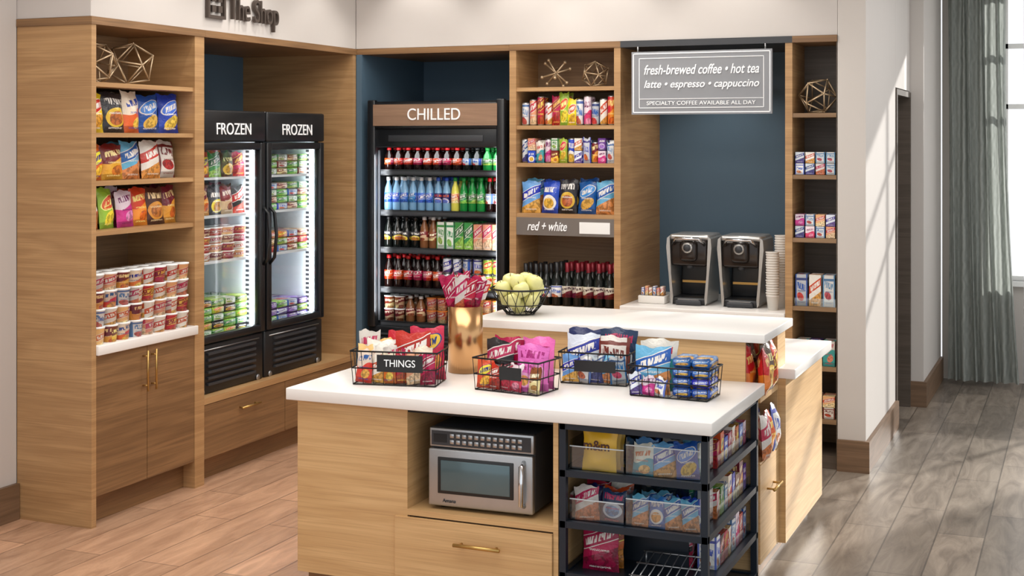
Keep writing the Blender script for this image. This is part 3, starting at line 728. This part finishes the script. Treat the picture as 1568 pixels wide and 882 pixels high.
def coffee_machine(x):
    b = B('pod_coffee_machine'); b.M = T(x, 8.50, 0.937)
    b.rbox(-0.115, 0.115, 0.0, 0.33, 0, 0.05, BLACK, 0.015)
    b.rbox(-0.10, 0.10, 0.16, 0.33, 0.04, 0.36, BLACK, 0.02)
    for s_ in (-1, 1):
        pts = [(s_*0.108, 0.0), (s_*0.120, 0.02), (s_*0.134, 0.20), (s_*0.150, 0.37), (s_*0.145, 0.43), (s_*0.128, 0.445), (s_*0.126, 0.40), (s_*0.118, 0.2), (s_*0.104, 0.05)]
        if s_ < 0: pts = pts[::-1]
        b.prism(pts, -0.005, 0.30, SILVER)
    b.rbox(-0.122, 0.122, -0.002, 0.30, 0.25, 0.425, BRONZE, 0.02)
    b.rbox(-0.135, 0.135, 0.01, 0.31, 0.415, 0.455, SILVER, 0.018, 3)
    b.rbox(-0.06, 0.06, -0.035, 0.08, 0.28, 0.42, BRONZE, 0.03, 3)
    b.lathe([(0.001, 0), (0.034, 0), (0.034, 0.012), (0.001, 0.012)], SILVER, 20, T(0, -0.033, 0.372) @ Rx(90))
    b.lathe([(0.001, 0), (0.024, 0), (0.024, 0.004), (0.001, 0.004)], GASKET, 20, T(0, -0.045, 0.372) @ Rx(90))
    b.tube([(-0.105, -0.004, 0.39), (-0.075, -0.05, 0.432), (0.075, -0.05, 0.432), (0.105, -0.004, 0.39)], 0.010, CHROME, 8)
    b.lathe([(0.001, 0), (0.02, 0), (0.028, 0.04), (0.001, 0.04)], GASKET, 12, T(0, 0.03, 0.235))
    b.rbox(-0.085, 0.085, -0.03, 0.12, 0, 0.035, GASKET, 0.01)
    for i in range(6): b.box(-0.07, 0.07, -0.02+i*0.02, -0.012+i*0.02, 0.035, 0.039, STEEL)
    b.box(-0.085, 0.085, 0.153, 0.16, 0.13, 0.145, BRASS)
    b.build()
coffee_machine(-2.352); coffee_machine(-2.015)
b = B('paper_cup_stack'); 
for (x, y, n) in ((-1.80, 8.46, 18), (-1.775, 8.60, 24)):
    for i in range(n): b.lathe([(0.001, 0), (0.03, 0), (0.04, 0.085), (0.043, 0.087), (0.043, 0.092), (0.038, 0.092)], PAPER, 14, T(x+random.uniform(-.002, .002), y, 0.937+i*0.016))
b.build()
b = B('condiment_caddy'); b.M = T(-2.60, 8.48, 0.937)
b.rbox(-0.09, 0.09, 0, 0.12, 0, 0.05, PAPER, 0.006); b.box(-0.08, 0.08, 0.01, 0.11, 0.05, 0.051, GASKET)
for i in range(6): b.box(-0.075+i*0.026, -0.055+i*0.026, 0.03, 0.08, 0.05, 0.10+0.01*(i % 2), P[['white', 'peach', 'whitered'][i % 3]])
b.build()

# ------------------------------------------------------------ right shelf tower
b = B('narrow_shelf_tower')
b.box(-1.65, -1.379, 8.72, 8.74, 0.0, 2.60, GREYW)
b.box(-1.385, -1.379, YF+0.01, 8.72, 0, 2.60, GREYW)
b.box(-1.65, -1.379, YF-0.006, 8.74, 2.60, 2.64, OAKD)
for z in (2.167, 1.789, 1.402, 0.983, 0.62, 0.3): b.box(-1.65, -1.385, YF+0.005, 8.72, z-0.026, z, OAKI)
b.box(-1.65, -1.385, YF+0.02, 8.72, 0, 0.08, GREYW)
b.build()
ico_wire('wire_polyhedron_ornament', (-1.517, 8.46, 2.168+0.118), 0.118, CHAMP, ang=1.3)
for zi, (z, hh, kk, nm) in enumerate(((1.79, 0.14, ['white', 'bluewhite', 'whitered', 'white'], 'medicine_boxes'), (1.403, 0.145, ['bluewhite', 'pink', 'white', 'peach'], 'toiletry_boxes'), (0.984, 0.2, ['silver', 'whitered', 'white'], 'toiletry_boxes'), (0.621, 0.16, ['teal', 'navy', 'teal'], 'travel_item_boxes'), (0.301, 0.14, ['peach', 'dark', 'whitebrown'], 'travel_item_boxes'))):
    b = B(nm); n = len(kk)
    for i in range(n):
        s_ = 0.25/n
        for l in range(2 if hh < 0.15 else 1):
            hq = hh/(2 if hh < 0.15 else 1)
            carton(b, T(-1.642+(i+0.5)*s_, YF+0.03, z+0.001+l*hq) @ Rz(random.uniform(-3, 3)), P[kk[(i+l) % n]], s_*0.86, hq*0.96, 0.12)
    if zi == 2: b.box(-1.64, -1.39, YF+0.012, YF+0.015, z+0.001, z+0.05, ACRYL)
    b.build()

# ------------------------------------------------------------ island
b = B('snack_island_counter')
Y0 = 5.14
b.box(-3.2, -2.674, Y0, 6.04, 0.1, 0.858, OAKL)
b.box(-2.674, -2.656, Y0, 6.04, 0.1, 0.858, OAKL); b.box(-1.99, -1.968, Y0, 6.04, 0.1, 0.858, OAKL)
b.box(-2.656, -1.99, 5.72, 5.74, 0.43, 0.858, OAKI)
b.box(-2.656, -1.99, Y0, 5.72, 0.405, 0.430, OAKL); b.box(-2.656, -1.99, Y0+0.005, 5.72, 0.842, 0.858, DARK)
b.box(-2.656, -1.99, Y0+0.025, 5.7, 0.1, 0.405, OAKI); b.box(-2.71, -1.992, Y0-0.012, Y0+0.002, 0.11, 0.398, OAKL)
b.box(-3.18, -1.99, Y0+0.06, 6.0, 0, 0.1, OAKD)
b.tube([(-2.42, Y0-0.045, 0.315), (-2.21, Y0-0.045, 0.315)], 0.008, BRASS)
for x in (-2.395, -2.235): b.tube([(x, Y0-0.01, 0.315), (x, Y0-0.045, 0.315)], 0.005, BRASS)
b.rbox(-3.24, -1.32, 5.105, 6.04, 0.858, 0.91, WHITEQ, 0.004)
b.box(-1.968, -1.35, 6.02, 6.04, 0.0, 0.858, OAKL)
b.box(-2.72, -1.62, 6.041, 6.45, 0.08, 1.09, OAKL)
b.box(-1.62, -1.41, 6.041, 6.06, 0.08, 1.09, OAKL); b.box(-1.62, -1.345, 6.43, 6.45, 0.08, 1.09, OAKL)
for z in (0.84, 0.545): b.box(-1.62, -1.345, 6.06, 6.43, z-0.025, z, OAKL)
b.box(-1.62, -1.37, 6.06, 6.43, 0.08, 0.52, OAKI); b.box(-1.37, -1.342, 6.045, 6.445, 0.09, 0.535, OAKL)
b.tube([(-1.305, 6.17, 0.40), (-1.305, 6.34, 0.40)], 0.007, BRASS)
for y in (6.19, 6.32): b.tube([(-1.342, y, 0.40), (-1.305, y, 0.40)], 0.005, BRASS)
b.box(-2.72, -1.345, 6.45, 6.61, 0.91, 1.09, OAKL)
b.rbox(-2.76, -1.315, 6.015, 6.65, 1.09, 1.13, WHITEQ, 0.004)
b.box(-2.64, -1.38, 6.08, 7.35, 0, 0.08, OAKD)
b.box(-2.66, -1.31, 6.451, 7.42, 0.08, 0.862, OAKL)
b.rbox(-2.69, -1.265, 6.455, 7.46, 0.862, 0.91, WHITEQ, 0.004)
isl = b.build()
b = B('metal_display_rack'); xa, xb, ya, yb = -1.962, -1.345, 5.135, 6.015
for x in (xa, xb-0.028):
    for y in (ya, yb-0.028): b.box(x, x+0.028, y, y+0.028, 0, 0.857, NAVY)
for z in (0.857, 0.665, 0.458, 0.25, 0.07):
    b.box(xa, xb, ya+0.002, ya+0.025, z-0.028, z-0.001, NAVY); b.box(xb-0.025, xb-0.002, ya, yb, z-0.028, z-0.001, NAVY)
    b.box(xa+0.002, xa+0.025, ya, yb, z-0.028, z-0.001, NAVY); b.box(xa, xb, yb-0.025, yb-0.002, z-0.028, z-0.001, NAVY)
    b.box(xa+0.02, xb-0.02, ya+0.02, yb-0.02, z-0.016, z-0.008, NAVY)
b.box(-1.94, -1.50, 5.42, 5.425, 0.08, 0.84, NAVY)
b.build()
def bin_(b, x0, x1, y0, y1, z, h):
    t = 0.003
    b.box(x0, x1, y0, y0+t, z, z+h*0.8, ACRYL); b.box(x0, x1, y1-t, y1, z, z+h, ACRYL)
    b.box(x0, x0+t, y0+t, y1-t, z, z+h, ACRYL); b.box(x1-t, x1, y0+t, y1-t, z, z+h, ACRYL)
    b.box(x0, x1, y0-0.001, y0+0.004, z+h*0.8, z+h*0.8+0.004, LINER)
def snackbin(x0, x1, y0, y1, z, h, fill, ang=0):
    b = B('acrylic_snack_bin'); bin_(b, x0, x1, y0, y1, z, h)
    fill(b, x0, x1, y0, y1, z); return b.build()
def f_bag(keys, hh, n, wk=1.0):
    def f(b, x0, x1, y0, y1, z):
        for j in reversed(range(3)):
            for i in range(n):
                s_ = (x1-x0-0.02)/n
                b.bag(s_*wk, hh*random.uniform(0.85, 1.05), 0.04, P[keys[(i+j) % len(keys)]], T(x0+0.01+(i+0.5)*s_, y0+0.04+j*0.05, z+0.004) @ Rz(random.uniform(-12, 12)) @ Rx(-10) @ Ry(random.uniform(-6, 6)))
    return f
PLAINY = mat('yellow_bag_film', S(244, 190, 50), 0.3, var=0.1, bump=0.3, scale=20)
def f_yel(b, x0, x1, y0, y1, z):
    for j in (2, 1, 0): b.bag(0.15, 0.17, 0.045, PLAINY, T(-1.815, y0+0.035+j*0.05, z+0.004) @ Rx(-6))
yb_ = snackbin(-1.93, -1.70, 5.17, 5.37, 0.651, 0.13, f_yel)
text('bag_text', 'm&m', yb_, T(-1.815, 5.172, 0.765), mat('brown_ink', S(70, 36, 24), 0.5), width=0.11, height=0.04, extrude=0.001, bold=0.02)
snackbin(-1.69, -1.385, 5.17, 5.37, 0.651, 0.16, f_bag(['teal', 'ltblue', 'blue'], 0.14, 3))
snackbin(-1.93, -1.70, 5.17, 5.37, 0.444, 0.12, f_bag(['whitered', 'navy', 'cola'], 0.15, 2))
snackbin(-1.69, -1.385, 5.17, 5.37, 0.444, 0.15, f_bag(['ltblue', 'bluecirc', 'ltblue'], 0.12, 4))
b = B('candy_bags')
for i in range(2): b.bag(0.16, 0.19, 0.05, P['red' if i else 'cola'], T(-1.82, 5.24+i*0.06, 0.237) @ Rx(-5))
b.build()
b = B('wire_display_rack')
for i in range(8): b.tube([(-1.67+i*0.035, 5.18, 0.26), (-1.67+i*0.035, 5.38, 0.30)], 0.003, STEEL)
for y, z in ((5.18, 0.26), (5.28, 0.28), (5.38, 0.30)): b.tube([(-1.68, y, z), (-1.41, y, z)], 0.004, STEEL)
for x in (-1.67, -1.425):
    for y, z in ((5.18, 0.26), (5.38, 0.30)): b.tube([(x, y, 0.237), (x, y, z)], 0.004, STEEL)
b.build()
side = [(0.652, 0.14, ['red', 'redoval', 'bluecirc', 'cola', 'whitered', 'red', 'blue', 'pink']), (0.445, 0.15, ['whitered', 'green', 'white', 'orwhite', 'blue', 'cream', 'goldtop', 'purple']), (0.237, 0.16, ['white', 'blackred', 'red', 'whitered', 'white', 'pink', 'cola', 'silver'])]
for z, hh, kk in side:
    b = B('candy_box_row'); 
    for i in range(8):
        for j in range(2):
            carton(b, T(-1.385-j*0.1, 5.455+i*0.067, z) @ Rz(90+random.uniform(-4, 4)), P[kk[(i+j) % 8]], 0.058, hh*random.uniform(0.7, 1), 0.08)
    b.box(-1.379, -1.376, 5.42, 5.97, z, z+0.06, ACRYL)
    b.build()
for z, hh, kk in ((0.841, 0.22, ['orange', 'brown', 'red']), (0.546, 0.22, ['whitered', 'orange', 'white'])):
    bags_row('snack_bags', T(-1.285, 6.07, z) @ Rz(90), 0.35, kk, hh, 0.06, layers=2, overlap=1.02, lean=4)

# microwave
b = B('commercial_microwave'); MW = T(-2.34, 5.20, 0.431) @ Rz(2); b.M = MW; w, h, d = 0.475, 0.345, 0.40
b.rbox(-w/2, w/2, 0.02, d, 0.015, h, GASKET, 0.008)
for x in (-0.19, 0.19):
    for y in (0.05, 0.34): b.lathe([(0.001, 0), (0.016, 0), (0.016, 0.02), (0.001, 0.02)], BLACK, 10, T(x, y, 0))
b.rbox(-w/2, w/2, 0, 0.03, 0.262, h, STEEL, 0.006)
b.box(-w/2+0.012, w/2-0.012, -0.004, 0.001, 0.272, h-0.012, GASKET)
for r_ in range(2):
    for i in range(12): b.rbox(-0.14+i*0.028, -0.12+i*0.028, -0.008, -0.003, 0.28+r_*0.026, 0.299+r_*0.026, STEEL, 0.002, 1)
b.box(-0.215, -0.155, -0.006, -0.003, 0.285, 0.32, CARD)
b.rbox(-w/2, w/2, -0.012, 0.02, 0.015, 0.258, STEEL, 0.008, 3)
b.rbox(-w/2+0.045, w/2-0.085, -0.016, -0.008, 0.07, 0.225, BLACK, 0.003)
b.rbox(-w/2+0.06, w/2-0.10, -0.019, -0.012, 0.083, 0.212, MWGLASS, 0.003)
b.tube([(w/2-0.04, -0.01, 0.05), (w/2-0.04, -0.045, 0.06), (w/2-0.04, -0.048, 0.14), (w/2-0.04, -0.045, 0.22), (w/2-0.04, -0.01, 0.23)], 0.011, CHROME, 10)
mo = b.build(); text('badge', 'Amana', mo, MW @ T(-0.14, -0.0135, 0.04), GASKET, width=0.06, extrude=0.001)

# baskets
def basket(name, x, y, ang, w, d, h, items, tag=None):
    M = T(x, y, 0.911) @ Rz(ang); b = B(name); b.M = M; r = 0.003
    def loop(z, k): return [(-w/2*k, -d/2*k, z), (w/2*k, -d/2*k, z), (w/2*k, d/2*k, z), (-w/2*k, d/2*k, z)]
    for z, k in ((r, 0.94), (h*0.5, 0.97), (h, 1.0)):
        p = loop(z, k)
        for i in range(4): b.tube([p[i], p[(i+1) % 4]], r if z < h else 0.004, WIRE, 5)
    nx = int(w/0.045); ny = max(2, int(d/0.045))
    for i in range(nx+1):
        t = -0.5+i/nx
        b.tube([(t*w, -d/2, h), (t*w*0.94, -d/2*0.94, r), (t*w*0.94, d/2*0.94, r), (t*w, d/2, h)], 0.0018, WIRE, 4)
    for i in range(ny+1):
        t = -0.5+i/ny
        for s_ in (-1, 1): b.tube([(s_*w/2, t*d, h), (s_*w/2*0.94, t*d*0.94, r)], 0.0018, WIRE, 4)
    if tag: b.box(tag[1]-tag[2]/2, tag[1]+tag[2]/2, -d/2-0.008, -d/2-0.005, h*0.42, h*0.42+tag[3], CARD)
    for it in items: it(b)
    o = b.build()
    if tag and tag[0]: text('tag_text', tag[0], o, M @ T(tag[1], -d/2-0.0095, h*0.42+tag[3]/2), TXTW, width=tag[2]*0.68, height=tag[3]*0.42, extrude=0.0008)
    return o, M
def bb(x, y, k, w=0.15, h=0.2, z=0.006, rz=0, lean=5, d=0.05): return lambda b: b.bag(w, h, d, P[k], T(x, y, z) @ Rz(rz+random.uniform(-6, 6)) @ Rx(-lean) @ Ry(random.uniform(-3, 3)))
def many(keys, x0, x1, y, w, h, n, z=0.006, d=0.03):
    def f(b):
        for i in range(n):
            t = (i+0.5)/n
            b.bag(w, h*random.uniform(0.85, 1.08), d, P[keys[i % len(keys)]], T(x0+(x1-x0)*t, y+random.uniform(-.008, .008), z) @ Rz(random.uniform(-25, 25)) @ Rx(-6) @ Ry(random.uniform(-8, 8)))
    return f
basket('wire_snack_basket', -2.84, 5.42, 12, 0.40, 0.20, 0.15, [many(['teal', 'peach'], -0.19, -0.06, 0.05, 0.10, 0.20, 2), bb(0.0, 0.05, 'red', 0.17, 0.21), bb(0.12, 0.06, 'redoval', 0.16, 0.235), bb(0.06, 0.0, 'cola', 0.16, 0.22, rz=6), bb(-0.1, 0.01, 'whitered', 0.14, 0.18), many(['orwhite', 'whitered', 'orwhite', 'red', 'peach', 'cola'], -0.18, 0.18, -0.06, 0.08, 0.135, 6), many(['peach', 'whitered', 'teal', 'red', 'orwhite'], -0.18, 0.16, -0.015, 0.09, 0.17, 5)], ('THINGS', 0.03, 0.21, 0.075))
basket('wire_snack_basket', -2.285, 5.46, -8, 0.33, 0.20, 0.14, [bb(-0.08, 0.05, 'cola', 0.16, 0.21), bb(0.08, 0.05, 'hotpink', 0.16, 0.22), bb(-0.085, -0.01, 'blackred', 0.155, 0.205), bb(0.085, -0.01, 'hotpink', 0.155, 0.195), many(['redoval', 'cola', 'blackred', 'pink', 'hotpink', 'cream'], -0.15, 0.15, -0.065, 0.075, 0.125, 6)], ('', 0.03, 0.11, 0.055))
basket('wire_snack_basket', -2.02, 5.78, 4, 0.32, 0.18, 0.14, [bb(-0.075, 0.04, 'navy', 0.17, 0.225), bb(0.08, 0.04, 'navy', 0.17, 0.23), bb(-0.075, 0.0, 'bluewhite', 0.155, 0.205), bb(0.075, 0.0, 'whitebrown', 0.155, 0.20), many(['ltblue', 'white', 'bluewhite', 'ltblue', 'silver'], -0.14, 0.14, -0.055, 0.08, 0.12, 5)], ('', 0.01, 0.19, 0.05))
o4, M4 = basket('wire_snack_basket', -1.61, 5.60, -3, 0.36, 0.19, 0.13, [bb(-0.09, 0.04, 'teal', 0.17, 0.22), lambda b: b.bag(0.165, 0.2, 0.05, P['ltblue'], T(-0.09, -0.04, 0.006) @ Rx(-5)), many(['bluewhite', 'pink', 'white'], -0.17, -0.02, -0.075, 0.06, 0.09, 3)] + [(lambda b, l=l, q=q: b.rbox(0.01+q*0.085, 0.09+q*0.085, -0.07, 0.06, 0.008+l*0.042, 0.047+l*0.042, P['blue'], 0.008, 1)) for l in range(4) for q in range(2)])

# gold cylinder
b = B('gold_candy_canister'); c0 = (-2.69, 5.80, 0.911)
b.lathe([(0.001, 0.0), (0.082, 0.0), (0.082, 0.31), (0.077, 0.31), (0.077, 0.02), (0.001, 0.02)], GOLD, 40, T(*c0))
b.build()
b = B('candy_wrappers')
for i in range(12):
    a = i/12*2*pi; rr = 0.035
    b.bag(0.075, 0.18*random.uniform(0.9, 1.1), 0.018, P['whitered' if i % 3 == 0 else 'cola'], T(c0[0]+rr*math.cos(a), c0[1]+rr*math.sin(a), c0[2]+0.27) @ Rz(random.uniform(-30, 30)) @ Ry(20*math.cos(a)) @ Rx(-14*math.sin(a)))
b.build()
# fruit bowl
bx = -2.60
b = B('wire_fruit_bowl'); b.M = T(bx, 6.26, 1.131)
def ring(r, z, rad): b.tube([(r*math.cos(t*2*pi/28), r*math.sin(t*2*pi/28), z) for t in range(28)], rad, WIRE, 5, True)
ring(0.07, 0.004, 0.004); ring(0.15, 0.13, 0.005); ring(0.112, 0.052, 0.0025)
for i in range(16):
    for s_ in (-1, 1):
        a = i/16*2*pi; a2 = a+s_*0.35
        b.tube([(0.07*math.cos(a), 0.07*math.sin(a), 0.004), (0.112*math.cos((a+a2)/2), 0.112*math.sin((a+a2)/2), 0.052), (0.15*math.cos(a2), 0.15*math.sin(a2), 0.13)], 0.002, WIRE, 4)
b.build()
b = B('green_apples'); b.M = T(bx, 6.26, 1.131)
ap = [(0.001, 0.008), (0.012, 0.002), (0.028, 0.006), (0.038, 0.025), (0.042, 0.045), (0.036, 0.064), (0.02, 0.073), (0.008, 0.068), (0.001, 0.062)]
for (x, y, z) in [(0, 0, 0.01), (0.065, 0, 0.04), (-0.065, 0.01, 0.04), (0.0, 0.068, 0.04), (0.0, -0.068, 0.04), (0.09, 0.03, 0.09), (0.05, -0.06, 0.095), (-0.05, -0.06, 0.095), (-0.092, 0.0, 0.09), (0.045, 0.07, 0.095), (-0.04, 0.07, 0.095), (0.0, -0.005, 0.105), (0.06, 0.0, 0.125), (-0.045, -0.01, 0.13), (0.005, 0.05, 0.13), (0.01, -0.05, 0.13)]:
    Mx = T(x, y, z) @ Rx(random.uniform(-25, 25)) @ Ry(random.uniform(-25, 25))
    b.lathe(ap, APPLE, 14, Mx); b.tube([(0, 0, 0.062), (0.003, 0, 0.082)], 0.0018, STEM, 4, M=Mx)
b.build()

# ------------------------------------------------------------ lights
wd = bpy.data.worlds.new('World'); scene.world = wd; wd.use_nodes = True
wd.node_tree.nodes['Background'].inputs[0].default_value = (0.94, 0.97, 1.0, 1); wd.node_tree.nodes['Background'].inputs[1].default_value = 1.12
area('ceiling_panel_light', T(-2.6, 4.2, 3.36), 3.5, 2.0, 82, (1, 0.965, 0.92))
area('ceiling_panel_light', T(-3.0, 6.8, 3.36), 2.2, 1.6, 52, (1, 0.965, 0.91))
area('ceiling_panel_light', T(0.5, 8.5, 3.36), 2.0, 3.0, 42, (0.99, 0.98, 0.98))
sn = bpy.data.lights.new('sun', 'SUN'); sn.energy = 6.0; sn.angle = math.radians(1.2); sn.color = (1, 0.97, 0.92)
so_ = bpy.data.objects.new('sun', sn); scene.collection.objects.link(so_); so_.location = (3, 14, 5)
so_.rotation_euler = Vector((-0.5, -1, -0.38)).to_track_quat('-Z', 'Y').to_euler()
def spot(x, y, z, e, ang=70, tx=None):
    l = bpy.data.lights.new('downlight', 'SPOT'); l.energy = e; l.spot_size = math.radians(ang); l.spot_blend = 0.6; l.shadow_soft_size = 0.04; l.color = (1, 0.96, 0.9)
    o = bpy.data.objects.new('downlight', l); scene.collection.objects.link(o); o.location = (x, y, z)
    d = Vector(tx)-Vector((x, y, z)) if tx else Vector((0, 0, -1)); o.rotation_euler = d.to_track_quat('-Z', 'Y').to_euler()
for x in (-4.2, -3.4, -2.85, -2.0): spot(x, 8.1, 3.38, 14, 95, (x, 8.22, 0))
for y in (6.0, 6.9, 7.8): spot(-4.35, y, 3.38, 14, 95, (-4.5, y, 0))
spot(-2.25, 8.75, 2.58, 12, 130); spot(-4.1, 8.9, 2.58, 6, 120); spot(-5.1, 7.4, 2.58, 7, 120)

# ------------------------------------------------------------ camera
cam = bpy.data.cameras.new('Camera'); cam.sensor_width = 36; cam.lens = 2073/1568*36
cam.shift_y = -(441-215)/1568; cam.clip_end = 100
co = bpy.data.objects.new('Camera', cam); scene.collection.objects.link(co)
co.location = (0, 0, 2.0); co.rotation_euler = (pi/2, 0, math.atan(0.4226)); scene.camera = co
